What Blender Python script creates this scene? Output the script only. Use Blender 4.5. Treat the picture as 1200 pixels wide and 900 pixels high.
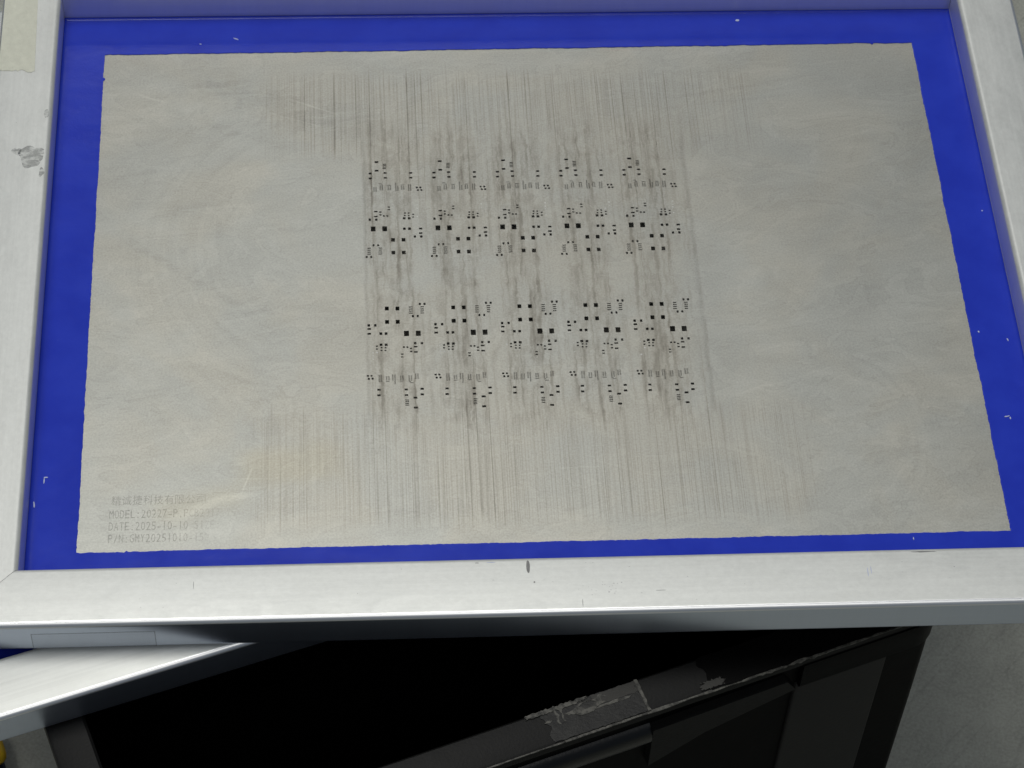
import bpy, bmesh, math, random
from mathutils import Vector, Matrix, noise as mnoise
from mathutils.geometry import delaunay_2d_cdt

for o in list(bpy.data.objects):
    bpy.data.objects.remove(o, do_unlink=True)
SC = bpy.context.scene
COL = SC.collection
MM = 0.001
rnd = random.Random(7)

# ------------------------------------------------------------------ camera
cd = bpy.data.cameras.new('camera')
cam = bpy.data.objects.new('camera', cd)
COL.objects.link(cam)
cam.location = (-0.07647, -0.72023, 0.86722)
cam.rotation_euler = (0.6536, -0.0364, -0.0520)
cd.sensor_width = 36.0
cd.lens = 91.5
cd.clip_start = 0.02
cd.clip_end = 50
SC.camera = cam

# ------------------------------------------------------------------ world + lamps (indoor, ceiling light)
W = bpy.data.worlds.new('World')
SC.world = W
W.use_nodes = True
bg = W.node_tree.nodes['Background']
bg.inputs['Color'].default_value = (0.72, 0.86, 1.05, 1)
bg.inputs['Strength'].default_value = 0.13


def area(name, loc, target, sx, sy, power, col):
    l = bpy.data.lights.new(name, 'AREA')
    l.shape = 'RECTANGLE'
    l.size, l.size_y, l.energy, l.color = sx, sy, power, col
    o = bpy.data.objects.new(name, l)
    COL.objects.link(o)
    o.location = loc
    o.rotation_euler = (Vector(target) - Vector(loc)).to_track_quat('-Z', 'Y').to_euler()
    return o


area('ceiling_lamp', (-0.30, 0.34, 2.4), (-0.05, 0.0, 0), 1.3, 1.1, 37, (1.0, 0.985, 0.94))
area('ceiling_lamp', (0.15, -1.9, 2.6), (0, -.1, 0), 1.6, 0.8, 12, (1.0, 0.985, 0.94))
area('ceiling_lamp', (-0.1, 3.1, 2.4), (0, 0, 0), 1.6, 0.6, 9, (1.0, 0.985, 0.95))

SC.view_settings.view_transform = 'Standard'
SC.view_settings.look = 'None'
SC.view_settings.exposure = -0.03
SC.view_settings.gamma = 1.0
SC.view_settings.use_curve_mapping = False
SC.cycles.max_bounces = 6
SC.cycles.diffuse_bounces = 3
SC.cycles.glossy_bounces = 4
SC.cycles.transparent_max_bounces = 6


# ------------------------------------------------------------------ node helper
class NT:
    def __init__(self, name):
        self.m = bpy.data.materials.new(name)
        self.m.use_nodes = True
        self.t = self.m.node_tree
        self.b = self.t.nodes['Principled BSDF']
        tc = self.t.nodes.new('ShaderNodeTexCoord')
        self.P = self.vm('SCALE', tc.outputs['Object'], scale=1000.0)     # millimetres
        s = self.t.nodes.new('ShaderNodeSeparateXYZ')
        self.t.links.new(self.P, s.inputs[0])
        self.X, self.Y, self.Z = s.outputs[0], s.outputs[1], s.outputs[2]

    def put(self, sock, v):
        if isinstance(v, (int, float)):
            sock.default_value = v
        elif isinstance(v, tuple):
            sock.default_value = v if len(v) == len(sock.default_value) else v + (1,)
        else:
            self.t.links.new(v, sock)

    def vm(self, op, a, b=None, scale=None):
        n = self.t.nodes.new('ShaderNodeVectorMath')
        n.operation = op
        self.put(n.inputs[0], a)
        if b is not None:
            self.put(n.inputs[1], b)
        if scale is not None:
            self.put(n.inputs[3], scale)
        return n.outputs[0]

    def f(self, op, a, b=None, c=None):
        n = self.t.nodes.new('ShaderNodeMath')
        n.operation = op
        for i, v in enumerate((a, b, c)):
            if v is not None:
                self.put(n.inputs[i], v)
        return n.outputs[0]

    def mul(self, *a):
        r = a[0]
        for v in a[1:]:
            r = self.f('MULTIPLY', r, v)
        return r

    def add(self, *a):
        r = a[0]
        for v in a[1:]:
            r = self.f('ADD', r, v)
        return r

    def sub(self, a, b):
        return self.f('SUBTRACT', a, b)

    def ss(self, x, a, b, lo=0.0, hi=1.0):
        n = self.t.nodes.new('ShaderNodeMapRange')
        n.interpolation_type = 'SMOOTHSTEP'
        self.put(n.inputs[0], x)
        for i, v in enumerate((a, b, lo, hi)):
            self.put(n.inputs[i + 1], v)
        return n.outputs[0]

    def band(self, x, a, b, s):
        return self.mul(self.ss(x, a - s, a + s), self.ss(x, b - s, b + s, 1.0, 0.0))

    def vec(self, x, y, z=0.0):
        n = self.t.nodes.new('ShaderNodeCombineXYZ')
        for i, v in enumerate((x, y, z)):
            self.put(n.inputs[i], v)
        return n.outputs[0]

    def noise(self, v, scale=1.0, detail=3.0, rough=0.5, dist=0.0):
        n = self.t.nodes.new('ShaderNodeTexNoise')
        self.put(n.inputs['Vector'], v)
        n.inputs['Scale'].default_value = scale
        n.inputs['Detail'].default_value = detail
        n.inputs['Roughness'].default_value = rough
        n.inputs['Distortion'].default_value = dist
        return n.outputs[0]

    def mix(self, fac, a, b, mode='MIX'):
        n = self.t.nodes.new('ShaderNodeMix')
        n.data_type = 'RGBA'
        n.blend_type = mode
        self.put(n.inputs[0], fac)
        self.put(n.inputs[6], a)
        self.put(n.inputs[7], b)
        return n.outputs[2]

    def bump(self, h, strength, dist):
        n = self.t.nodes.new('ShaderNodeBump')
        n.inputs['Strength'].default_value = strength
        n.inputs['Distance'].default_value = dist
        self.put(n.inputs['Height'], h)
        self.t.links.new(n.outputs[0], self.b.inputs['Normal'])

    def stroke(self, p0, p1, w, soft, wob=0.0):
        """soft-edged smear along the segment p0-p1 (mm)"""
        p0, p1 = Vector(p0), Vector(p1)
        d = p1 - p0
        L = d.length
        d /= L
        dx, dy = self.sub(self.X, p0.x), self.sub(self.Y, p0.y)
        a = self.add(self.mul(dx, d.x), self.mul(dy, d.y))
        b = self.add(self.mul(dx, -d.y), self.mul(dy, d.x))
        if wob:
            if not hasattr(self, 'wobn'):
                self.wobn = self.sub(self.noise(self.P, 0.05, 2.0), 0.5)
            b = self.add(b, self.mul(self.wobn, wob))
        m = self.ss(self.f('ABSOLUTE', b), max(w - soft, 0.0), w + soft, 1.0, 0.0)
        return self.mul(m, self.band(a, 0.0, L, L * 0.18))

    def out(self, color=None, rough=None, metal=None, spec=None, alpha=None):
        for k, v in (('Base Color', color), ('Roughness', rough), ('Metallic', metal), ('Specular IOR Level', spec), ('Alpha', alpha)):
            if v is not None:
                self.put(self.b.inputs[k], v)
        return self.m


# ------------------------------------------------------------------ materials
def mat_foil():
    n = NT('steel_foil')
    X, Y, P = n.X, n.Y, n.P
    # squeegee streaks running along Y
    drip = n.sub(n.noise(n.vec(n.mul(X, .20), n.mul(Y, .16)), 1.0, 3.0, .6), .5)
    wobX = n.add(X, n.mul(drip, 3.6))
    med = n.ss(n.noise(n.vec(n.mul(wobX, .40), n.mul(Y, .012)), 1.0, 2.0, .6), .42, .66)
    medb = n.ss(n.noise(n.vec(n.mul(X, .75), n.mul(Y, .008), 23.0), 1.0, 2.0, .6), .42, .74)
    fine = n.ss(n.noise(n.vec(n.mul(X, 2.4), n.mul(Y, .012), 7.0), 1.0, 2.0, .6), .44, .76)
    line = n.ss(n.noise(n.vec(n.mul(X, 1.05), n.mul(Y, .0022), 3.0), 1.0, 1.0, .5), .655, .72)
    line2 = n.ss(n.noise(n.vec(n.mul(X, 1.9), n.mul(Y, .003), 11.0), 1.0, 1.0, .5), .655, .74)
    line3 = n.ss(n.noise(n.vec(n.mul(X, 3.2), n.mul(Y, .009), 17.0), 1.0, 1.0, .5), .60, .74)
    brk = n.ss(n.noise(n.vec(n.mul(X, .35), n.mul(Y, .045), 5.0), 1.0, 2.0), .36, .62)
    jit = n.mul(n.sub(n.noise(n.vec(n.mul(X, .30), 0.0, 2.0), 1.0, 2.0, .6), .5), 34.0)
    Yj = n.add(Y, jit)
    top = n.mul(n.band(n.add(X, n.mul(drip, 14.0)), -114.0, 110.0, 7.0), n.band(n.add(Y, n.mul(jit, .55)), 73.0, 122.0, 6.5))
    top = n.mul(top, n.ss(X, 45.0, 110.0, 1.0, .6))
    bot = n.mul(n.band(n.add(X, n.mul(drip, 14.0)), -118.0, 111.0, 8.0), n.band(n.add(Y, n.mul(jit, .55)), -128.0, -71.0, 6.5))
    bot = n.mul(bot, n.ss(n.f('ABSOLUTE', X), 70.0, 110.0, 1.0, .75))
    cen = n.mul(n.band(X, -71.0, 74.5, .9), n.band(Yj, -78.0, 88.0, 9.0))
    both = n.f('MAXIMUM', top, bot)
    # clean ovals between the printed panels
    xm = n.mul(n.sub(n.f('FRACT', n.add(n.mul(X, 1 / 28.45), .5 + 45.0 / 28.45)), .5), 28.45)
    ov = n.add(n.f('POWER', n.mul(xm, 1 / 6.0), 2.0), n.f('POWER', n.mul(n.sub(Y, 2.0), 1 / 11.0), 2.0))
    ov = n.add(ov, n.mul(n.sub(n.noise(P, .25, 2.0), .5), 1.0))
    ovm = n.ss(ov, .6, 1.5, .35, 1.0)
    gap = n.ss(n.f('ABSOLUTE', xm), 3.0, 6.5, .45, 1.0)
    smear = n.mul(medb, n.add(.35, n.mul(brk, .65)))
    blot = n.ss(n.noise(n.vec(n.mul(X, .22), n.mul(Y, .11), 1.0), 1.0, 2.0, .65, .6), .40, .72)
    lines = n.add(n.mul(n.mul(line, n.add(.65, n.mul(brk, .35))), .30), n.mul(line2, .24), n.mul(line3, .14))
    body = n.mul(cen, ovm, gap, n.add(n.mul(n.mul(med, n.add(.35, n.mul(brk, .65))), .28), n.mul(blot, .13), .04))
    d_cen = n.add(body, n.mul(cen, lines, ovm, .55))
    d_str = n.mul(both, n.sub(1.0, n.mul(cen, .8)), n.add(n.mul(smear, .17), n.mul(fine, .11), .025, lines))
    # hard edge of the residue at the sides of the printed area
    edge = n.add(n.band(n.add(X, n.mul(n.sub(n.noise(n.vec(0.0, n.mul(Y, .08)), 1.0, 3.0), .5), 3.0)), -71.2, -69.9, .6),
                 n.band(n.add(X, n.mul(n.sub(n.noise(n.vec(4.0, n.mul(Y, .08)), 1.0, 3.0), .5), 3.0)), 72.8, 74.4, .7))
    edge = n.mul(edge, n.band(Yj, -74.0, 84.0, 6.0), .11)
    # wiping marks: long faint smears, arcs where the cloth turned
    a8 = math.radians(7)
    U = n.add(n.mul(X, math.cos(a8)), n.mul(Y, math.sin(a8)))
    V = n.add(n.mul(X, -math.sin(a8)), n.mul(Y, math.cos(a8)))
    wipe = n.sub(n.noise(n.vec(n.mul(U, .008), n.mul(V, .11)), 1.0, 4.0, .6, .5), .5)
    outside = n.sub(1.0, n.f('MAXIMUM', cen, n.mul(both, .6)))
    def arc(cx, cy, r0, r1, lo, hi):
        dx, dy = n.sub(X, cx), n.sub(Y, cy)
        r = n.f('SQRT', n.add(n.mul(dx, dx), n.mul(n.mul(dy, dy), .8)))
        th = n.f('ARCTAN2', dy, dx)
        nz = n.sub(n.noise(n.vec(n.mul(r, .19), n.mul(th, .9)), 1.0, 3.0, .65, 1.0), .5)
        return n.mul(nz, n.band(r, r0, r1, 12.0), n.ss(X, lo, hi) if hi > lo else n.ss(X, hi, lo, 1.0, 0.0))
    arcs = n.add(arc(-92, 20, 30, 84, -92, -126), arc(118, -88, 8, 50, 116, 138))
    cont = n.noise(n.vec(n.mul(U, .020), n.mul(V, .034), 33.0), 1.0, 3.0, .6, 1.6)
    drylines = n.sub(n.mul(n.ss(cont, .50, .515), n.ss(cont, .53, .60, 1.0, 0.0)), n.mul(n.ss(cont, .485, .50), n.ss(cont, .50, .512, 1.0, 0.0)))
    patch = n.sub(n.noise(P, .016, 3.0, .55, .8), .5)
    sm = n.sub(n.noise(n.vec(n.mul(U, .03), n.mul(V, .06), 9.0), 1.0, 5.0, .75, 1.2), .5)
    dark = n.add(
        n.mul(n.stroke((-148, 119), (-62, 86), 9, 7, 10), n.add(.35, n.mul(brk, .5)), .19),
        n.mul(n.stroke((-142, 95), (-104, 76), 2.4, 2, 8), .08),
        n.mul(n.stroke((-176, 60), (-138, 78), 1.6, 1.4, 8), .07),
        n.mul(n.stroke((-165, 38), (-120, 46), 4, 3, 12), .08),
        n.mul(n.stroke((-150, 28), (-75, 33), 3, 2.5, 8), .06),
        n.mul(n.stroke((-170, 22), (-122, -16), 1.8, 1.6, 8), .11),
        n.mul(n.stroke((-128, -2), (-106, -24), 2.2, 1.8, 6), .10),
        n.mul(n.stroke((-150, -44), (-92, -64), 2.4, 2.2, 10), .07),
        n.mul(n.stroke((70, 106), (130, 117), .9, .8, 4), .09),
        n.mul(n.stroke((60, 98), (128, 108), .6, .6, 4), .07),
        n.mul(n.stroke((134, 20), (190, 42), 1.4, 1.2, 6), .08),
        n.mul(n.stroke((126, 6), (182, 25), 1.0, .9, 6), .07),
        n.mul(n.stroke((100, -28), (186, 8), 1.2, 1.0, 6), .05),
        n.mul(n.stroke((148, 60), (160, 96), 1.3, 1.1, 5), .07),
        n.mul(n.stroke((136, -84), (146, -74), 4, 3, 10), .09),
        n.mul(n.stroke((150, -92), (168, -116), 3, 2.5, 14), .08),
        n.mul(n.stroke((128, -128), (186, -128), 3, 2.5, 6), .06))
    dark = n.mul(dark, n.ss(n.noise(n.vec(n.mul(U, .05), n.mul(V, .25), 15.0), 1.0, 2.0, .7, .8), .34, .66, .05, .85))
    light = n.add(
        n.mul(n.stroke((-104, 108), (-84, 99), .45, .35), .16),
        n.mul(n.stroke((-114, 100), (-88, 90), .35, .3), .10),
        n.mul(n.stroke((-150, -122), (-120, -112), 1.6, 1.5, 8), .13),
        n.mul(n.stroke((-122.5, -110), (-118.5, -98), .3, .3), .16),
        n.mul(n.stroke((-172, 112), (-160, 107), .6, .5, 2), .12),
        n.mul(n.stroke((6, -102), (24, -101.5), .3, .3), .10),
        n.mul(n.stroke((82, -66), (130, -52), .5, .45, 4), .08),
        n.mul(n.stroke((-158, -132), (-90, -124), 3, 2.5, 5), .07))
    grain = n.sub(n.noise(P, 1.15, 2.0, .8), .5)
    g = n.add(1.0, n.mul(n.mul(wipe, outside), .15), n.mul(arcs, .26), n.mul(patch, .18), n.mul(n.mul(sm, outside), .26), n.mul(grain, .62), n.mul(drylines, .045), n.mul(n.mul(both, n.sub(.5, fine)), .10), light)
    g = n.mul(g, n.sub(1.0, n.f('MINIMUM', n.add(d_cen, d_str, edge, dark), .62)))
    warm = n.ss(n.noise(P, .02, 3.0, .6, .5), .35, .65)
    c0 = n.mix(warm, (.404, .395, .350), (.388, .391, .360))
    resid = n.mul(n.add(d_cen, d_str), 1.6)
    reflect_tint = n.add(n.mul(n.stroke((-124, -99), (-84, -96), 9, 5, 8), .8), n.mul(n.stroke((-158, -120), (-122, -112), 6, 5, 8), .6))  # blurred yellowish reflections painted into the steel colour
    c0 = n.mix(n.mul(reflect_tint, .55), c0, (.405, .375, .285))
    c1 = n.mix(resid, c0, (.385, .355, .295))
    gc = n.t.nodes.new('ShaderNodeCombineColor')
    for i in range(3):
        n.put(gc.inputs[i], g)
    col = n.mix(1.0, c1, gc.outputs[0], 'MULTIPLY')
    rough = n.add(.50, n.mul(n.add(d_cen, d_str, dark), .35), n.mul(patch, .12))
    n.bump(grain, .10, .0002)
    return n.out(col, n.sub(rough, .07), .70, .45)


def mat_glue():
    n = NT('blue_glue')
    a = n.noise(n.P, .05, 3.0, .6)
    b = n.noise(n.P, 1.2, 2.0, .6)
    col = n.mix(n.ss(a, .3, .7), (.016, .034, .400), (.019, .041, .440))
    col = n.mix(n.ss(n.noise(n.P, .55, 4.0, .7), .735, .76, 0.0, .35), col, (.25, .3, .55))
    n.bump(n.add(n.mul(b, .35), n.noise(n.P, .10, 2.0)), .12, .0010)
    return n.out(col, n.add(.17, n.mul(a, .08)), 0.0, .22)


def mat_alu(name, base, rough, streak, soil=1.0, seed=0.0, metal=.72):
    """extruded aluminium, grain running along local X"""
    n = NT(name)
    br = n.noise(n.vec(n.mul(n.X, .006), n.mul(n.Y, 1.1), n.add(n.mul(n.Z, 1.1), seed)), 1.0, 4.0, .65)
    brw = n.noise(n.vec(n.mul(n.X, .01), n.mul(n.Y, .28), n.add(n.mul(n.Z, .28), seed + 5)), 1.0, 2.0)
    cl = n.noise(n.vec(n.mul(n.X, .05), n.mul(n.Y, .09), seed + 1.5), 1.0, 5.0, .68, .8)
    sp = n.ss(n.noise(n.vec(n.mul(n.X, .9), n.mul(n.Y, .8), seed + 3), 1.0, 2.0, .6), .735, .79)
    sc = n.ss(n.noise(n.vec(n.mul(n.X, .10), n.mul(n.Y, 1.6), seed + 8), 1.0, 3.0, .7, 1.5), .70, .76)
    zone = n.ss(n.noise(n.vec(n.mul(n.X, .03), n.mul(n.Y, .06), seed + 21), 1.0, 2.0), .50, .66)
    fac = n.add(1.0, n.mul(n.sub(br, .5), streak), n.mul(n.sub(brw, .5), streak * .7), n.mul(n.sub(cl, .5), .15 * soil), n.mul(n.sub(n.noise(n.vec(n.mul(n.X, .35), n.mul(n.Y, .5), seed + 31), 1.0, 3.0, .75), .5), .16 * soil),
                n.mul(n.mul(sp, zone), -.38 * soil), n.mul(n.mul(sc, zone), -.22 * soil))
    gc = n.t.nodes.new('ShaderNodeCombineColor')
    for i, k in enumerate(base):
        n.put(gc.inputs[i], n.mul(fac, k))
    r = n.add(rough, n.mul(n.sub(cl, .5), .16 * soil), n.mul(n.sub(br, .5), .10))
    n.bump(br, .05 if metal > .9 else .14, .0001)
    return n.out(gc.outputs[0], r, metal, .5)


def mat_plain(name, col, rough, metal=0.0, var=.15, scale=.2, bump=0.0, spec=.5):
    n = NT(name)
    z = n.noise(n.P, scale, 4.0, .6)
    c = n.mix(z, tuple(k * (1 - var) for k in col), tuple(k * (1 + var) for k in col))
    if bump:
        n.bump(n.noise(n.P, scale * 6, 2.0), bump, .0004)
    return n.out(c, n.add(rough - .05, n.mul(z, .1)), metal, spec)


def mat_floor():
    n = NT('worn_grey_floor')
    a = n.noise(n.P, .006, 5.0, .65, .4)
    b = n.noise(n.P, .05, 5.0, .7)
    g = n.noise(n.P, .6, 2.0, .6)
    def scr(ang, seed, k):
        c, s = math.cos(ang), math.sin(ang)
        u = n.add(n.mul(n.X, c), n.mul(n.Y, s))
        v = n.add(n.mul(n.X, -s), n.mul(n.Y, c))
        return n.mul(n.ss(n.noise(n.vec(n.mul(u, .012), n.mul(v, .22), seed), 1.0, 4.0, .7, .5), .54, .72), k)
    s = n.add(scr(.75, 1.0, .16), scr(1.1, 6.0, .10), scr(-.4, 9.0, .08))
    fac = n.mul(n.add(.20, n.mul(a, .40), n.mul(b, .60), n.mul(g, .65)), n.sub(1.0, s))
    gc = n.t.nodes.new('ShaderNodeCombineColor')
    for i, k in enumerate((.31, .315, .275)):
        n.put(gc.inputs[i], n.mul(fac, k))
    n.bump(b, .2, .001)
    return n.out(gc.outputs[0], n.add(.42, n.mul(s, .5)), 0.0, .5)


def mat_worn_tape():
    """black tape rubbed grey, with dusty glue residue"""
    n = NT('worn_black_tape')
    z = n.noise(n.P, .10, 5.0, .7, .6)
    f = n.noise(n.P, .7, 3.0, .65)
    c = n.mix(n.ss(z, .40, .62), (.007, .007, .0068), (.013, .013, .012))
    c = n.mix(n.ss(f, .62, .78, 0.0, .2), c, (.05, .05, .045))
    n.bump(n.add(z, n.mul(f, .4)), .5, .0008)
    return n.out(c, .55, 0.0, .3)


def mat_residue():
    n = NT('glue_residue')
    z = n.noise(n.P, .35, 4.0, .7)
    c = n.mix(n.ss(z, .35, .65), (.012, .012, .010), (.095, .092, .080))
    n.bump(z, .6, .0006)
    return n.out(c, .6, 0.0, .4)


def mat_etch():
    n = NT('etched_lettering')
    z = n.noise(n.P, .9, 3.0, .7)
    fade = n.ss(n.X, -160.0, -124.0, .34, .05)
    al = n.mul(fade, n.ss(z, .30, .62, .35, 1.0))
    n.m.surface_render_method = 'DITHERED'
    return n.out((.20, .19, .165), .6, .2, .4, al)


def mat_clear(name, col, alpha, rough):
    n = NT(name)
    return n.out(col, rough, 0.0, .5, alpha)


M = dict(
    foil=mat_foil(), glue=mat_glue(), etch=mat_etch(),
    alu=mat_alu('brushed_aluminium', (.575, .585, .565), .50, .17, 1.6, 0.0, .45),
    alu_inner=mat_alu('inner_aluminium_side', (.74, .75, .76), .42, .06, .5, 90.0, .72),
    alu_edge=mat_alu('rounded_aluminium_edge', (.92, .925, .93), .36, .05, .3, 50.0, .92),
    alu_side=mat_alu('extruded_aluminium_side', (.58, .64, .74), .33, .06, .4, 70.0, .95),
    alu2=mat_alu('bright_brushed_aluminium', (.53, .54, .52), .46, .30, .6, 40.0, .45),
    floor=mat_floor(),
    bin=mat_plain('black_plastic', (.0025, .0025, .0025), .5, 0, .3, .1, .1, .04),
    binin=mat_plain('black_plastic_inside', (.002, .002, .002), .7, 0, .2, .1, 0, .03),
    gloss=mat_plain('glossy_black_plastic', (.003, .003, .003), .30, 0, .3, .1, .1, .5),
    post=mat_plain('lit_matt_black_plastic', (.010, .010, .0092), .6, 0, .25, .12, .2, .3),  # paler than the wall: lit face and shaded recess put into the colours
    rim=mat_plain('scuffed_black_plastic', (.006, .006, .0058), .55, 0, .25, .15, .2, .16),
    tape=mat_worn_tape(), resid=mat_residue(), residdim=mat_plain('dim_residue', (.030, .029, .026), .6, 0, .3, .3, .3, .3),
    mask=mat_plain('masking_tape', (.58, .585, .495), .75, 0, .16, .30, .9),
    mark=mat_plain('dark_mark', (.16, .16, .16), .5, .5, .3, 1.0),
    nickgrey=mat_plain('grey_nick', (.34, .34, .34), .5, .5, .3, 1.0),
    white=mat_plain('white_fleck', (.40, .44, .60), .5, 0, .1, .5),
    paste=mat_plain('solder_paste', (.50, .50, .47), .5, .2, .15, 2.0),
    clear=mat_clear('clear_film', (.80, .82, .82), .04, .22),
    clear_edge=mat_clear('film_edge', (.30, .31, .32), .22, .4),
    smudge=None, yellow=mat_plain('yellow_plastic', (.62, .40, .02), .45, 0, .1, .1),
    navy=mat_plain('dark_blue_plastic', (.010, .013, .028), .4, 0, .2, .1),
)
_s = NT('grey_smudge')
_al = _s.ss(_s.noise(_s.vec(_s.mul(_s.X, .5), _s.mul(_s.Y, .22)), 1.0, 3.0, .6), .36, .60, .04, .26)
M['smudge'] = _s.out((.30, .31, .30), .5, .5, .4, _al)


# ------------------------------------------------------------------ mesh helpers
def link(name, me, mat, parent=None, loc=None, rz=0.0, smooth=False):
    o = bpy.data.objects.new(name, me)
    COL.objects.link(o)
    if mat is not None and not me.materials:
        me.materials.append(mat)
    o.parent = parent
    if loc is not None:
        o.location = Vector(loc) * MM
    o.rotation_euler.z = rz
    if smooth:
        me.polygons.foreach_set('use_smooth', [True] * len(me.polygons))
        me.set_sharp_from_angle(angle=math.radians(40))
    return o


def mesh(name, verts, faces):
    me = bpy.data.meshes.new(name)
    me.from_pydata([Vector(v) * MM for v in verts], [], faces)
    me.update()
    bm = bmesh.new()
    bm.from_mesh(me)
    bmesh.ops.recalc_face_normals(bm, faces=bm.faces)
    bm.to_mesh(me)
    bm.free()
    return me


def empty(name, loc, rz, label, cat):
    o = bpy.data.objects.new(name, None)
    o.empty_display_size = .02
    COL.objects.link(o)
    o.location = Vector(loc) * MM
    o.rotation_euler.z = rz
    o['label'] = label
    o['category'] = cat
    return o


def rrect(w, h, r, seg=6, y0=None, z0=0.0):
    """rounded rectangle in (y, z): y in -w/2..w/2, z in z0..z0+h"""
    pts = []
    for cy, cz, a0 in ((w / 2 - r, z0 + r, -90), (w / 2 - r, z0 + h - r, 0), (-w / 2 + r, z0 + h - r, 90), (-w / 2 + r, z0 + r, 180)):
        for k in range(seg + 1):
            a = math.radians(a0 + 90 * k / seg)
            pts.append((cy + r * math.cos(a), cz + r * math.sin(a)))
    return pts


def prism(name, pts, x_of):
    """profile pts (y,z) swept along X between x_of(y)[0] and [1]"""
    n = len(pts)
    v = [(x_of(y)[0], y, z) for y, z in pts] + [(x_of(y)[1], y, z) for y, z in pts]
    f = [(i, (i + 1) % n, n + (i + 1) % n, n + i) for i in range(n)]
    f += [tuple(range(n)), tuple(range(n, 2 * n))]
    return mesh(name, v, f)


def slab(name, outline, z0, z1):
    """flat irregular piece: outline (x,y) closed, between z0 and z1"""
    n = len(outline)
    v = [(x, y, z0) for x, y in outline] + [(x, y, z1) for x, y in outline]
    f = [(i, (i + 1) % n, n + (i + 1) % n, n + i) for i in range(n)]
    f += [tuple(range(n)), tuple(range(n, 2 * n))]
    return mesh(name, v, f)


def box(name, x0, x1, y0, y1, z0, z1, bev=0.0):
    bm = bmesh.new()
    bmesh.ops.create_cube(bm, size=1)
    for v in bm.verts:
        v.co = Vector(((x0 + x1) / 2 + v.co.x * (x1 - x0), (y0 + y1) / 2 + v.co.y * (y1 - y0), (z0 + z1) / 2 + v.co.z * (z1 - z0))) * MM
    if bev:
        bmesh.ops.bevel(bm, geom=bm.edges[:], offset=bev * MM, segments=3, affect='EDGES', profile=.5)
    me = bpy.data.meshes.new(name)
    bm.to_mesh(me)
    bm.free()
    return me


def blob(cx, cy, rx, ry, n=22, rough=.25, seed=0):
    out = []
    for k in range(n):
        a = 2 * math.pi * k / n
        j = 1 + rough * mnoise.noise(Vector((math.cos(a) * 1.7 + seed, math.sin(a) * 1.7, seed * .7)))
        out.append((cx + rx * math.cos(a) * j, cy + ry * math.sin(a) * j))
    return out


# ------------------------------------------------------------------ floor
FZ = -300.0
fl = link('floor', mesh('floor', [(-3000, -2500, FZ), (3000, -2500, FZ), (3000, 3500, FZ), (-3000, 3500, FZ)], [(0, 1, 2, 3)]), M['floor'])
fl['kind'] = 'structure'


# ------------------------------------------------------------------ aluminium rails
def frame_rails(root, x0, x1, y0, y1, w, h, zb, mat):
    """four mitred tubes round the opening x0..x1, y0..y1 ; returns near, far, left, right"""
    out = []
    g = .12
    for key in ('near', 'far', 'left', 'right'):
        L = (x1 - x0) if key in ('near', 'far') else (y1 - y0)
        # local +Y is the outer side
        me = prism('rail', rrect(w, h, 2.4, 8), lambda y: (-L / 2 - (y + w / 2) + g, L / 2 + (y + w / 2) - g))
        cx, cy = (x0 + x1) / 2, (y0 + y1) / 2
        loc, rz = {'near': ((cx, y0 - w / 2, zb), math.pi), 'far': ((cx, y1 + w / 2, zb), 0),
                   'left': ((x0 - w / 2, cy, zb), math.pi / 2), 'right': ((x1 + w / 2, cy, zb), -math.pi / 2)}[key]
        me.materials.append(mat)
        me.materials.append(M['alu_side'])
        me.materials.append(M['alu_edge'])
        me.materials.append(M['alu_inner'])
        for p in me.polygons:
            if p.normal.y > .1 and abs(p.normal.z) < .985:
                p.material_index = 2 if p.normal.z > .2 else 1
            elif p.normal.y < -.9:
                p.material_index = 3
        out.append(link('rail', me, mat, root, loc, rz, True))
    return out


OX0, OX1, OY0, OY1 = -207.85, 209.0, -156.4, 160.3
RW, RH, ZB = 26.57, 17.7, -.4
ZT = ZB + RH
st = empty('solder_stencil', (0, 0, 0), 0, 'pierced steel stencil sheet with blue glue border in brushed aluminium frame, lying uppermost', 'stencil')
near, far, left, right = frame_rails(st, OX0, OX1, OY0, OY1, RW, RH, ZB, M['alu'])

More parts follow.
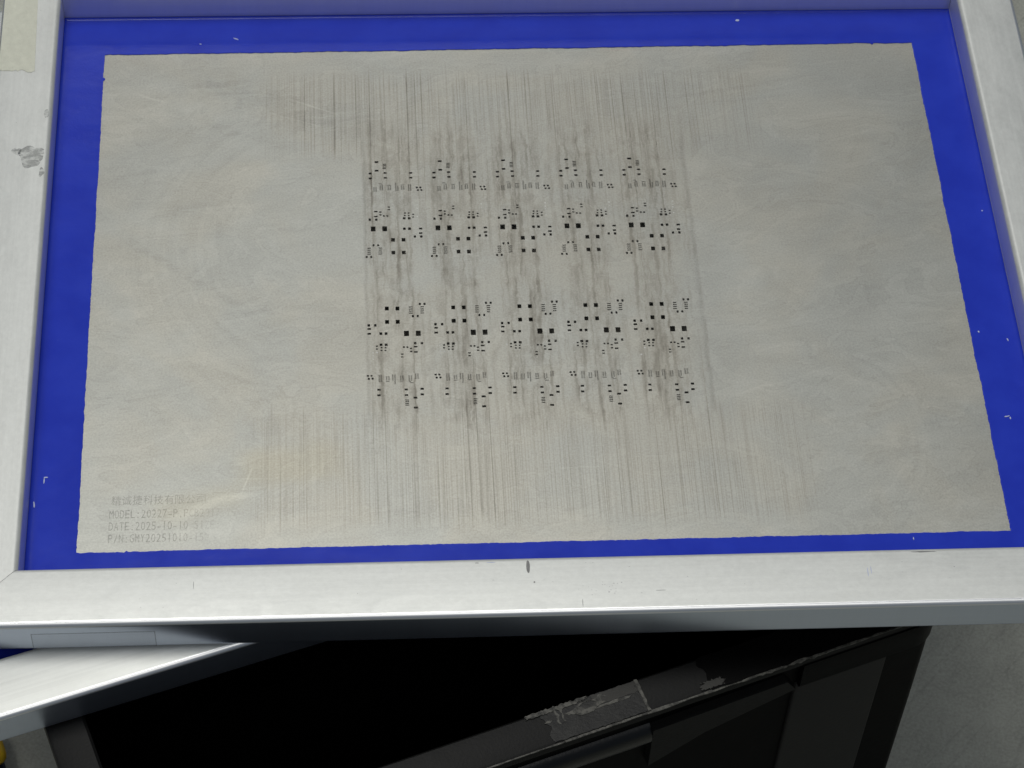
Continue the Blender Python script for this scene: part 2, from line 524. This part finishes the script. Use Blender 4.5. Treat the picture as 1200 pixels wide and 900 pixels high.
# ------------------------------------------------------------------ steel foil with its apertures
UNIT = [(2.19, 39.50, 1.68, 1.03), (2.18, 34.30, 1.68, 1.02), (-0.69, 32.65, 1.42, 1.02), (-0.75, 29.72, 1.42, 1.02), (5.91, 32.86, 1.42, 0.95),
        (5.94, 29.93, 1.42, 0.95), (17.39, 32.70, 1.42, 0.96), (17.33, 29.78, 1.42, 0.95), (19.85, 23.93, 0.86, 0.95), (21.44, 23.93, 0.90, 0.95),
        (20.30, 22.35, 0.86, 0.92), (21.83, 22.37, 0.90, 0.92),
        (7.14, 12.60, 1.10, 0.65), (7.12, 11.10, 1.10, 0.65), (1.33, 10.04, 1.55, 0.80), (1.33, 7.22, 1.60, 0.80), (3.33, 9.75, 1.00, 0.75),
        (3.35, 8.09, 1.00, 0.72), (4.84, 7.40, 0.82, 0.90), (6.34, 7.36, 0.82, 0.90), (-1.36, 5.41, 1.00, 1.30), (1.45, 5.35, 1.00, 1.30),
        (0.00, 0.01, 2.10, 2.84), (5.02, -0.02, 2.10, 2.84), (14.16, 8.95, 0.80, 0.75), (15.79, 8.92, 0.80, 0.75), (14.05, 7.45, 0.80, 0.70),
        (15.76, 7.40, 0.80, 0.70), (13.76, 5.89, 1.22, 1.28), (15.95, 5.84, 1.22, 1.28), (17.77, 8.13, 0.86, 0.72), (17.73, 6.55, 0.86, 0.72),
        (13.68, -0.17, 1.18, 1.36), (15.92, -0.19, 1.18, 1.36), (20.84, -0.21, 1.50, 0.95), (20.78, -2.85, 1.50, 0.92), (18.15, -4.76, 1.00, 1.32),
        (20.95, -4.80, 1.05, 1.32), (8.55, -6.48, 1.68, 2.10), (13.12, -6.50, 1.68, 2.10), (8.52, -13.80, 1.68, 2.10), (13.06, -13.86, 1.68, 2.10),
        (-0.06, -9.46, 0.86, 1.20), (1.99, -9.42, 0.86, 1.20), (-3.16, -16.08, 0.90, 1.20), (-1.16, -16.10, 0.86, 1.20)]
for k in range(4):
    UNIT.append((5.75 - .02 * k, 38.12 - .88 * k, 1.58, .46))
    UNIT.append((-2.01 - .02 * k, -11.08 - 1.13 * k, 1.55, .50))
    UNIT.append((2.88 - .02 * k, -11.10 - 1.13 * k, 1.62, .50))


def fine(cx, ys, half=.47, w=.62, h=.25):
    for y in ys:
        for s in (-1, 1):
            UNIT.append((cx + s * half, y, w, h))


R_ = lambda a, n, st: [a + st * i for i in range(n)]
fine(1.27, R_(21.75, 6, .50))
fine(4.05, R_(22.70, 6, .50)); UNIT.append((3.55, 26.42, 1.5, .30)); UNIT.append((4.3, 25.72, .9, .26))
fine(7.61, R_(22.70, 5, .50)); UNIT.append((7.65, 25.45, 1.75, .30))
fine(10.95, R_(22.05, 7, .48))
for k in range(4): UNIT.append((10.48, 25.45 + k * .46, .62, .24))
fine(13.52, R_(22.90, 5, .48)); UNIT.append((13.58, 25.55, 1.55, .30))
fine(16.66, R_(22.10, 8, .50))

holes = []
for i in range(5):
    for (x, y, w, h) in UNIT:
        holes.append((-66.9 + 28.45 * i + x, 28.97 + y, w, h))
        holes.append((-48.9 + 28.47 * i - x, -30.02 - y, w, h))
SHX0, SHX1, SHY0, SHY1 = -196.0, 196.5, -145.5, 147.0
vs = [(SHX0, SHY0), (SHX1, SHY0), (SHX1, SHY1), (SHX0, SHY1)]
fs = [[0, 1, 2, 3]]
for (x, y, w, h) in holes:
    b = len(vs)
    j = rnd.uniform(.97, 1.03)
    a, c = w * j / 2, h * j / 2
    vs += [(x - a, y - c), (x - a, y + c), (x + a, y + c), (x + a, y - c)]
    fs.append([b, b + 1, b + 2, b + 3])
rv, re_, rf, *_ = delaunay_2d_cdt([Vector(v) for v in vs], [], fs, 2, 1e-5)
me = bpy.data.meshes.new('foil_sheet')
me.from_pydata([(v.x * MM, v.y * MM, 0) for v in rv], [], [tuple(f) for f in rf])
me.update()
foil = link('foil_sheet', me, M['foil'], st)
so = foil.modifiers.new('thickness', 'SOLIDIFY')
so.thickness = .14 * MM
so.offset = -1 if me.polygons[0].normal.z > 0 else 1
foil['label'] = 'grey steel foil with ten groups of small black apertures and paste streaks'

# bright paste left sitting round a few of the tiny apertures
pv, pf = [], []
for i in range(5):
    for sgn, ox, oy in ((1, -66.9 + 28.45 * i, 28.97), (-1, -48.9 + 28.47 * i, -30.02)):
        for (x, y) in ((19.55, 13.6), (19.5, 11.6), (19.45, 10.1), (17.7, 10.0), (19.5, 6.8)):
            if rnd.random() < .25:
                continue
            n = 8
            b = len(pv)
            r = rnd.uniform(.26, .46)
            for k in range(n):
                a = 2 * math.pi * k / n
                pv.append((ox + sgn * x + r * math.cos(a) * rnd.uniform(.8, 1.2), oy + sgn * y + r * math.sin(a) * rnd.uniform(.8, 1.2), .02))
            pv.append((ox + sgn * x, oy + sgn * y, .14))
            pf += [(b + k, b + (k + 1) % n, b + n) for k in range(n)]
o = link('solder_paste_residue', mesh('solder_paste_residue', pv, pf), M['paste'], foil)
o['kind'] = 'stuff'

# ------------------------------------------------------------------ etched lettering (monospaced, tall)
def text_line(s, x0, y0, cw, ch, wide=1.0):
    V, F = [], []
    dg = None
    for i, c in enumerate(s):
        if c == ' ':
            continue
        cu = bpy.data.curves.new('glyph', 'FONT')
        cu.body = c
        cu.resolution_u = 2
        ob = bpy.data.objects.new('glyph', cu)
        COL.objects.link(ob)
        bpy.context.view_layer.update()
        ob_e = ob.evaluated_get(bpy.context.evaluated_depsgraph_get())
        gm = ob_e.to_mesh()
        co = [v.co.copy() for v in gm.vertices]
        if co:
            mx0, mx1 = min(p.x for p in co), max(p.x for p in co)
            my0, my1 = min(p.y for p in co), max(p.y for p in co)
            if wide > 1.5:
                sx, sy, bx, by = cw * .88 / max(mx1 - mx0, .01), ch / max(my1 - my0, .01), mx0, my0
                bx = (mx0 + mx1) / 2
            else:
                sx = min(cw * .80 / max(mx1 - mx0, .01), cw * 2.4)
                sy = ch / .73
                bx, by = (mx0 + mx1) / 2, 0.0
            b = len(V)
            for p in co:
                V.append((x0 + cw * (i + .5) + (p.x - bx) * sx, y0 + (p.y - by) * sy, .03))
            for p in gm.polygons:
                F.append(tuple(b + k for k in p.vertices))
        ob_e.to_mesh_clear()
        bpy.data.objects.remove(ob, do_unlink=True)
        bpy.data.curves.remove(cu)
    m = bpy.data.meshes.new('etched_text')
    m.from_pydata([Vector(v) * MM for v in V], [], F)
    m.update()
    return link('etched_text', m, M['etch'], foil)


text_line('精诚捷科技有限公司', -175.3, -115.8, 4.25, 4.6, 2.0)
text_line('MODEL:20227-P,PCB2017.25', -175.9, -122.2, 2.13, 4.3)
text_line('DATE:2025-10-10 SIZE:', -175.9, -128.1, 2.13, 4.3)
text_line('P/N:GMY20251010-15W', -175.9, -134.0, 2.13, 4.3)

# ------------------------------------------------------------------ blue glue border with an uneven inner edge
def ring_points(inset, n_side, corners=None, wav=0.0):
    cs = corners or [(OX0 + inset, OY0 + inset), (OX1 - inset, OY0 + inset), (OX1 - inset, OY1 - inset), (OX0 + inset, OY1 - inset)]
    out = []
    for k in range(4):
        a, b = Vector(cs[k]), Vector(cs[(k + 1) % 4])
        d = (b - a).normalized()
        nrm = Vector((-d.y, d.x))
        for i in range(n_side):
            t = i / n_side
            p = a.lerp(b, t)
            if wav:
                s = t * (b - a).length
                e = min(1.0, min(s, (b - a).length - s) / 2.0)
                j = .55 * mnoise.noise(Vector((s * .06, k * 9.1, 0))) + .5 * mnoise.noise(Vector((s * .28, k * 5.3, 4))) + .34 * mnoise.noise(Vector((s * .9, k * 3.3, 8)))
                # little steps where the cut strips overlap
                if k == 0 and s < 19: j += -.5
                if k == 0 and 19 <= s < 20.2: j += 1.0
                if k == 2 and 18 < s < 19.2: j += 1.4
                if k == 3 and 15 < s < 16.2: j += 1.3
                p = p + nrm * (j * wav * e)
            out.append(p)
    return out


NS = 420
prof = [(0.02, 1.5), (.25, 1.0), (.6, .68), (1.2, .48), (2.0, .39), (3.0, .36), (6.0, .36)]
rings = [(ring_points(ins, NS), z) for ins, z in prof]
SHC = [(-187.9, -138.4), (188.3, -138.1), (188.2, 139.3), (-188.4, 137.1)]
inner = ring_points(0, NS, SHC, .6)
rings.append((ring_points(0, NS, [(x * 1.018, y * 1.024) for x, y in SHC]), .36))
rings.append(([p.lerp(q, .12) for p, q in zip(inner, rings[-1][0])], .36))
rings.append((inner, .30))
rings.append((inner, -.05))
V, F = [], []
for pts, z in rings:
    V += [(p.x, p.y, z) for p in pts]
n = NS * 4
for r in range(len(rings) - 1):
    for i in range(n):
        F.append((r * n + i, r * n + (i + 1) % n, (r + 1) * n + (i + 1) % n, (r + 1) * n + i))
me = mesh('glue_border', V, F)
glue = link('glue_border', me, M['glue'], st, None, 0, True)
for p in me.polygons:
    if abs(p.normal.z) > .9999 or min(p.vertices) >= 6 * n:
        p.use_smooth = False
glue['label'] = 'glossy ultramarine blue glue band round the steel sheet'
# small chips and lint on the glue
for k, (x, y, rx, ry, rot) in enumerate(((-128.1, 146.2, 1.5, .30, -.5), (-144.6, 143.1, .5, .25, 0), (107.2, 154.9, .9, .6, 0), (196.4, -80.6, 1.2, .28, .2), (197.7, -81.5, .25, .7, 0),
                                       (-202.6, -103.2, .25, 1.5, 0), (-201.8, -101.6, .8, .22, 0), (-205.9, -115.0, .3, 1.5, .1), (191.8, -35.1, .35, .5, 0),
                                       (204.5, 33.7, .35, .4, 0), (147.9, -141.0, .22, .7, 0), (203.6, -39.7, .22, .9, .2))):
    c, s = math.cos(rot), math.sin(rot)
    ol = [(x + px * c - py * s, y + px * s + py * c) for px, py in blob(0, 0, rx, ry, 10, .5, k)]
    link('white_fleck', slab('white_fleck', ol, .40, .62), M['white'], glue)

# ------------------------------------------------------------------ things stuck to and marked on the rails (local frames of each rail)
def on_rail(rail, x, y):
    """world mm -> local mm of the rail"""
    v = rail.matrix_basis.inverted() @ Vector((x * MM, y * MM, 0))
    return v.x / MM, v.y / MM


def rail_slab(name, rail, pts, z0, z1, mat):
    return link(name, slab(name, [on_rail(rail, *p) for p in pts], z0, z1), mat, rail)


# masking tape on the left rail, torn end
tp = [(-233.2, 186.0), (-219.0, 186.0)]
for i in range(30):
    t = i / 29
    tp.append((-217.1 - 16.1 * t, 111.0 + 1.2 * mnoise.noise(Vector((t * 7, 1, 0))) + .8 * mnoise.noise(Vector((t * 24, 3, 0))) - 1.6 * math.exp(-((t - .10) / .09) ** 2)))
rail_slab('masking_tape', left, tp, RH, RH + .2, M['mask'])
# rubbed spot
rail_slab('smudge', left, blob(-215.6, 59.0, 5.2, 6.6, 26, .35, 3), RH + .004, RH + .03, M['smudge'])
rail_slab('smudge', left, blob(-210.7, 49.6, 1.2, 2.6, 16, .5, 5), RH + .004, RH + .03, M['smudge'])
rail_slab('smudge', left, blob(-210.2, 84.5, 1.0, 2.2, 16, .5, 6), RH + .004, RH + .03, M['smudge'])
rail_slab('smudge', left, blob(-222.0, 62.0, 2.2, 1.8, 16, .5, 8), RH + .004, RH + .03, M['smudge'])
# drilled mark, nicks and scratches on the near rail
rail_slab('nick', near, blob(-10.1, -161.2, .72, 2.9, 18, .15, 2), RH + .004, RH + .03, M['mark'])
rail_slab('nick', near, blob(-8.0, -168.5, .35, .4, 10, .2, 4), RH + .004, RH + .03, M['mark'])
rail_slab('scratch', near, blob(10.2, -178.6, .12, 1.7, 10, .2, 6), RH + .004, RH + .03, M['mark'])
rail_slab('scratch', near, blob(41, -173.6, 2.0, .10, 10, .2, 7), RH + .004, RH + .03, M['mark'])
rail_slab('scratch', near, blob(-140, -166.2, .10, 1.9, 10, .2, 8), RH + .004, RH + .03, M['mark'])
rail_slab('scratch', near, blob(123.2, -167.4, .16, 2.4, 10, .2, 9), RH + .004, RH + .03, M['white'])
rail_slab('scratch', near, blob(124.6, -166.6, .16, 1.9, 10, .2, 10), RH + .004, RH + .03, M['white'])
rail_slab('scratch', near, blob(146, -158.6, 4.2, .30, 14, .6, 11), RH + .004, RH + .03, M['mark'])
rail_slab('scratch', near, blob(-24.6, -158.9, 1.8, .16, 10, .3, 12), RH + .004, RH + .03, M['white'])
rail_slab('scratch', near, blob(-30, -159.0, .8, .16, 10, .3, 13), RH + .004, RH + .03, M['mark'])
for k in range(44):
    x = rnd.gauss(19, 5) if k < 22 else rnd.uniform(-200, 200)
    y = rnd.uniform(-175, -169) if k < 22 else rnd.uniform(-179, -160)
    rail_slab('nick', near, blob(x, y, rnd.uniform(.1, .34), rnd.uniform(.07, .18), 7, .4, k), RH + .004, RH + .025, M['nickgrey'])

# clear sticker on the outer side of the near rail (local +Y is outwards)
lx0, lx1 = sorted((on_rail(near, -201.8, -190)[0], on_rail(near, -155.0, -190)[0]))
fy = RW / 2
ck = link('clear_sticker', box('clear_sticker', lx0, lx1, fy + .02, fy + .10, 1.6, 11.6), M['clear'], near)
for a, b_, c, d in ((lx0, lx1, 11.6, 11.9), (lx0, lx1, 1.3, 1.6), (lx0 - .3, lx0, 1.3, 11.9), (lx1, lx1 + .3, 1.3, 11.9)):
    link('sticker_edge', box('sticker_edge', a, b_, fy + .02, fy + .14, c, d), M['clear_edge'], near)

# ------------------------------------------------------------------ second frame underneath, turned
A2 = math.radians(18.2)
d2, n2 = Vector((math.cos(A2), math.sin(A2))), Vector((-math.sin(A2), math.cos(A2)))
c0 = Vector((-213.2, -212.8)) - 27 * d2
ctr = c0 + 235 * d2 + 185 * n2
Z2 = ZB - .08 - RH
fr2 = empty('stencil_frame', (ctr.x, ctr.y, Z2), A2, 'shiny aluminium frame lying turned underneath the upper stencil, showing at lower left', 'frame')
ow, oh = 470 - 2 * RW, 370 - 2 * RW
frame_rails(fr2, -ow / 2, ow / 2, -oh / 2, oh / 2, RW, RH, 0, M['alu2'])
link('foil_sheet', box('foil_sheet', -ow / 2 + 22, ow / 2 - 22, -oh / 2 + 22, oh / 2 - 22, .5, .64), M['foil'], fr2)
v = []
for ins, z in ((.02, 3.0), (1.2, 1.0), (3, .9), (24, .7)):
    v += [(-ow / 2 + ins, -oh / 2 + ins, z), (ow / 2 - ins, -oh / 2 + ins, z), (ow / 2 - ins, oh / 2 - ins, z), (-ow / 2 + ins, oh / 2 - ins, z)]
link('glue_border', mesh('glue_border', v, [(r * 4 + i, r * 4 + (i + 1) % 4, r * 4 + 4 + (i + 1) % 4, r * 4 + 4 + i) for r in range(3) for i in range(4)]), M['glue'], fr2)

# ------------------------------------------------------------------ black open bin that carries both frames
AB = math.radians(19.3)
db, nb = Vector((math.cos(AB), math.sin(AB))), Vector((-math.sin(AB), math.cos(AB)))
org = Vector((-27.5, -229.6)) - 153.9 * db          # front-left outer corner of the rim
BL, BD, BZ = 355.5, 250.0, Z2 - .1                    # length, depth, rim top
BH = BZ - FZ                                         # height
bn = empty('storage_bin', (org.x, org.y, FZ), AB, 'black open plastic bin with taped worn rim under the aluminium frames', 'bin')
RIM = 15.8
TOP = BH


def loop_rr(x0, x1, y0, y1, r, seg=8):
    pts = []
    for cx, cy, a0 in ((x1 - r, y0 + r, -90), (x1 - r, y1 - r, 0), (x0 + r, y1 - r, 90), (x0 + r, y0 + r, 180)):
        for k in range(seg + 1):
            a = math.radians(a0 + 90 * k / seg)
            pts.append((cx + r * math.cos(a), cy + r * math.sin(a)))
    return pts


def shell(name, loops, mat, closed=False, parent=None):
    """loops: list of (pts, z), consecutive loops are bridged"""
    V, F = [], []
    n = len(loops[0][0])
    for pts, z in loops:
        V += [(x, y, z) for x, y in pts]
    for r in range(len(loops) - 1 + (1 if closed else 0)):
        a, b = r * n, ((r + 1) % len(loops)) * n
        for i in range(n):
            F.append((a + i, a + (i + 1) % n, b + (i + 1) % n, b + i))
    return link(name, mesh(name, V, F), mat, parent, None, 0, True)


def lr(i, r):
    return loop_rr(i, BL - i, i, BD - i, r)


# rim: rounded flat top with a short outer skirt
shell('rim', [(lr(RIM, 6), TOP - 6), (lr(RIM, 6), TOP - 1.2), (lr(RIM - 1.2, 7), TOP), (lr(1.4, 14), TOP), (lr(.3, 15), TOP - .5), (lr(0, 15), TOP - 1.5),
              (lr(0, 15), TOP - 5), (lr(2.2, 14), TOP - 5)], M['rim'], True, bn)

# wall: outer and inner skin with floor of the bin
def lw(i, f, r):          # left/back inset i, front/right inset f
    return loop_rr(i, BL - f, f, BD - i, r)


wall = shell('wall', [(lw(7, 2.5, 5), TOP - 4), (lw(13, 2.5, 5), TOP - 60), (lw(22, 3.5, 5), .5), (lw(26, 8, 4), .5), (lw(26, 8, 4), 5), (lw(17, 7, 4), TOP - 60), (lr(RIM - .4, 6.5), TOP - 4)], M['bin'], True, bn)
link('bottom', box('bottom', 24, BL - 6, 6, BD - 24, 2, 5.5), M['binin'], bn)
# deep outer skirt round the front-right corner, round-ended
sk = []
for k in range(13):
    a = math.radians(-90 + 90 * k / 12)
    sk.append((BL - 13 + 13.6 * math.cos(a), 13 + 13.6 * math.sin(a)))
path = [(290 + i * 6, -.6) for i in range(9)] + sk + [(BL + .6, 20), (BL + .6, 60)]
V, F = [], []
for (x, y) in path:
    cx = Vector((BL / 2, BD / 2))
    dirn = (Vector((min(max(x, 20), BL - 20), min(max(y, 20), BD - 20))) - Vector((x, y))).normalized()
    q = Vector((x, y)) + dirn * 2.4
    V += [(x, y, TOP - 5.2), (x, y, TOP - 21), (q.x, q.y, TOP - 24), (q.x, q.y, TOP - 5.2)]
for i in range(len(path) - 1):
    for k in range(4):
        F.append((i * 4 + k, i * 4 + (k + 1) % 4, i * 4 + 4 + (k + 1) % 4, i * 4 + 4 + k))
F += [(0, 1, 2, 3), tuple(len(V) - 4 + k for k in range(4))]
link('corner_skirt', mesh('corner_skirt', V, F), M['bin'], bn, None, 0, True)
# corner post standing proud of the wall
def tapered(name, x0, x1, y0, y1, z0, z1, lean, mat, bev=1.0):
    bm = bmesh.new()
    bmesh.ops.create_cube(bm, size=1)
    for v in bm.verts:
        t = .5 - v.co.z
        v.co = Vector(((x0 + x1) / 2 + v.co.x * (x1 - x0), (y0 + y1) / 2 + v.co.y * (y1 - y0) + lean * t, (z0 + z1) / 2 + v.co.z * (z1 - z0))) * MM
    bmesh.ops.bevel(bm, geom=bm.edges[:], offset=bev * MM, segments=3, affect='EDGES', profile=.5)
    m = bpy.data.meshes.new(name)
    bm.to_mesh(m)
    bm.free()
    return link(name, m, mat, bn, None, 0, True)


tapered('corner_post', 289, 331, .4, 12, 4, TOP - 22, 2.5, M['post'], 1.2)
# handle: round bar and flat grip on the front wall
pr = rrect(15, 15, 7.0, 8)
bar = prism('handle_bar', [(y + 6.0, z + TOP - 28) for y, z in pr], lambda y: (60, 224))
link('handle_bar', bar, M['gloss'], bn, None, 0, True)
V = [(224, -1.5, TOP - 14), (283, -1.5, TOP - 12), (287.5, -1.5, TOP - 20), (248, -1.5, TOP - 30), (224, -1.5, TOP - 42)]
V += [(x, 12, z) for x, y, z in V]
link('grip_plate', mesh('grip_plate', V, [(0, 1, 2, 3, 4), (5, 6, 7, 8, 9)] + [(i, (i + 1) % 5, 5 + (i + 1) % 5, 5 + i) for i in range(5)]), M['rim'], bn)


# tape over the rim with torn, lifted edges
def torn_tape(name, s0, s1, q0, q1, z, mat, seed, amp=1.2, thick=.25, ends=(1, 1)):
    ol = []
    n = 40
    for i in range(n + 1):
        t = i / n
        ol.append((s0 + (s1 - s0) * t, q0 + amp * .5 * mnoise.noise(Vector((t * 14, seed, 0))) + amp * .3 * mnoise.noise(Vector((t * 41, seed, 2)))))
    for i in range(1, 12):
        t = i / 12
        ol.append((s1 + ends[1] * (amp * 2.2 * mnoise.noise(Vector((t * 3, seed, 5))) + amp * mnoise.noise(Vector((t * 11, seed, 6)))), q0 + (q1 - q0) * t))
    for i in range(n + 1):
        t = 1 - i / n
        ol.append((s0 + (s1 - s0) * t, q1 + amp * .5 * mnoise.noise(Vector((t * 14, seed, 9))) + amp * .3 * mnoise.noise(Vector((t * 41, seed, 11)))))
    for i in range(1, 12):
        t = 1 - i / 12
        ol.append((s0 + ends[0] * (amp * 2.2 * mnoise.noise(Vector((t * 3, seed, 15))) + amp * mnoise.noise(Vector((t * 11, seed, 16)))), q0 + (q1 - q0) * t))
    return link(name, slab(name, ol, z, z + thick), mat, bn)


torn_tape('rim_tape', 182, 222, .6, 15.0, TOP + .05, M['tape'], 1.0, 1.1)
torn_tape('rim_tape', 249, 350, .2, 15.4, TOP + .05, M['bin'], 4.0, 1.4, .35)
torn_tape('tape_residue', 100, 186, -.25, .35, TOP - .9, M['resid'], 6.0, .7, .4)
torn_tape('tape_residue', 186, 352, -.45, .5, TOP - .7, M['resid'], 8.0, 1.0, .5)
torn_tape('tape_residue', 262, 300, -.7, 1.4, TOP - .5, M['resid'], 9.0, 1.6, .5)
torn_tape('tape_residue', 175.5, 200, 13.6, 15.4, TOP + .3, M['resid'], 12.0, 1.8, .35)
torn_tape('tape_residue', 245.5, 255, 1.0, 4.2, TOP + .42, M['residdim'], 13.0, 1.3, .2)
torn_tape('tape_residue', 186.6, 187.5, 7.4, 15.0, TOP + .32, M['resid'], 14.0, .4, .15)
torn_tape('tape_residue', 188.8, 189.6, 7.8, 15.0, TOP + .32, M['resid'], 15.0, .4, .15)
torn_tape('tape_residue', 221.4, 222.8, 0.4, 15.2, TOP + .32, M['resid'], 21.0, .35, .3)
torn_tape('tape_residue', 203, 221.5, 10.0, 14.8, TOP + .30, M['residdim'], 23.0, 1.2, .12)
# ring of glue round a dark spot, and a few rags of it
ro, ri = blob(200.2, 11.2, 6.2, 2.6, 26, .5, 31), blob(200.6, 11.6, 3.2, 1.3, 26, .4, 33)
V = [(x, y, TOP + .3) for x, y in ro] + [(x, y, TOP + .3) for x, y in ri] + [(x, y, TOP + .55) for x, y in ro] + [(x, y, TOP + .55) for x, y in ri]
F = []
for i in range(26):
    j = (i + 1) % 26
    F += [(52 + i, 52 + j, 78 + j, 78 + i), (i, j, 52 + j, 52 + i), (26 + i, 26 + j, 78 + j, 78 + i)]
link('tape_residue', mesh('tape_residue', V, F), M['resid'], bn)
for k, (a, b_, c, d) in enumerate(((210, 9.2, 7.5, .7), (194, 10.4, 3.0, .8), (206, 13.2, 2.2, .9), (183, 9.8, 1.6, .4))):
    link('tape_residue', slab('tape_residue', blob(a, b_, c, d, 24, .8, 20 + k), TOP + .3, TOP + .46), M['resid'], bn)

# ------------------------------------------------------------------ yellow-topped box on the floor at the left edge
yb = empty('lidded_box', (-283.5, -79, FZ), math.radians(19), 'dark blue box with yellow lid cut off by the lower left corner', 'box')
link('body', box('body', -34, 30, -60, 24, 0, 26, 2), M['navy'], yb, None, 0, True)
link('lid', box('lid', -36, 32, -12, 26, 26.2, 36, 5), M['yellow'], yb, None, 0, True)
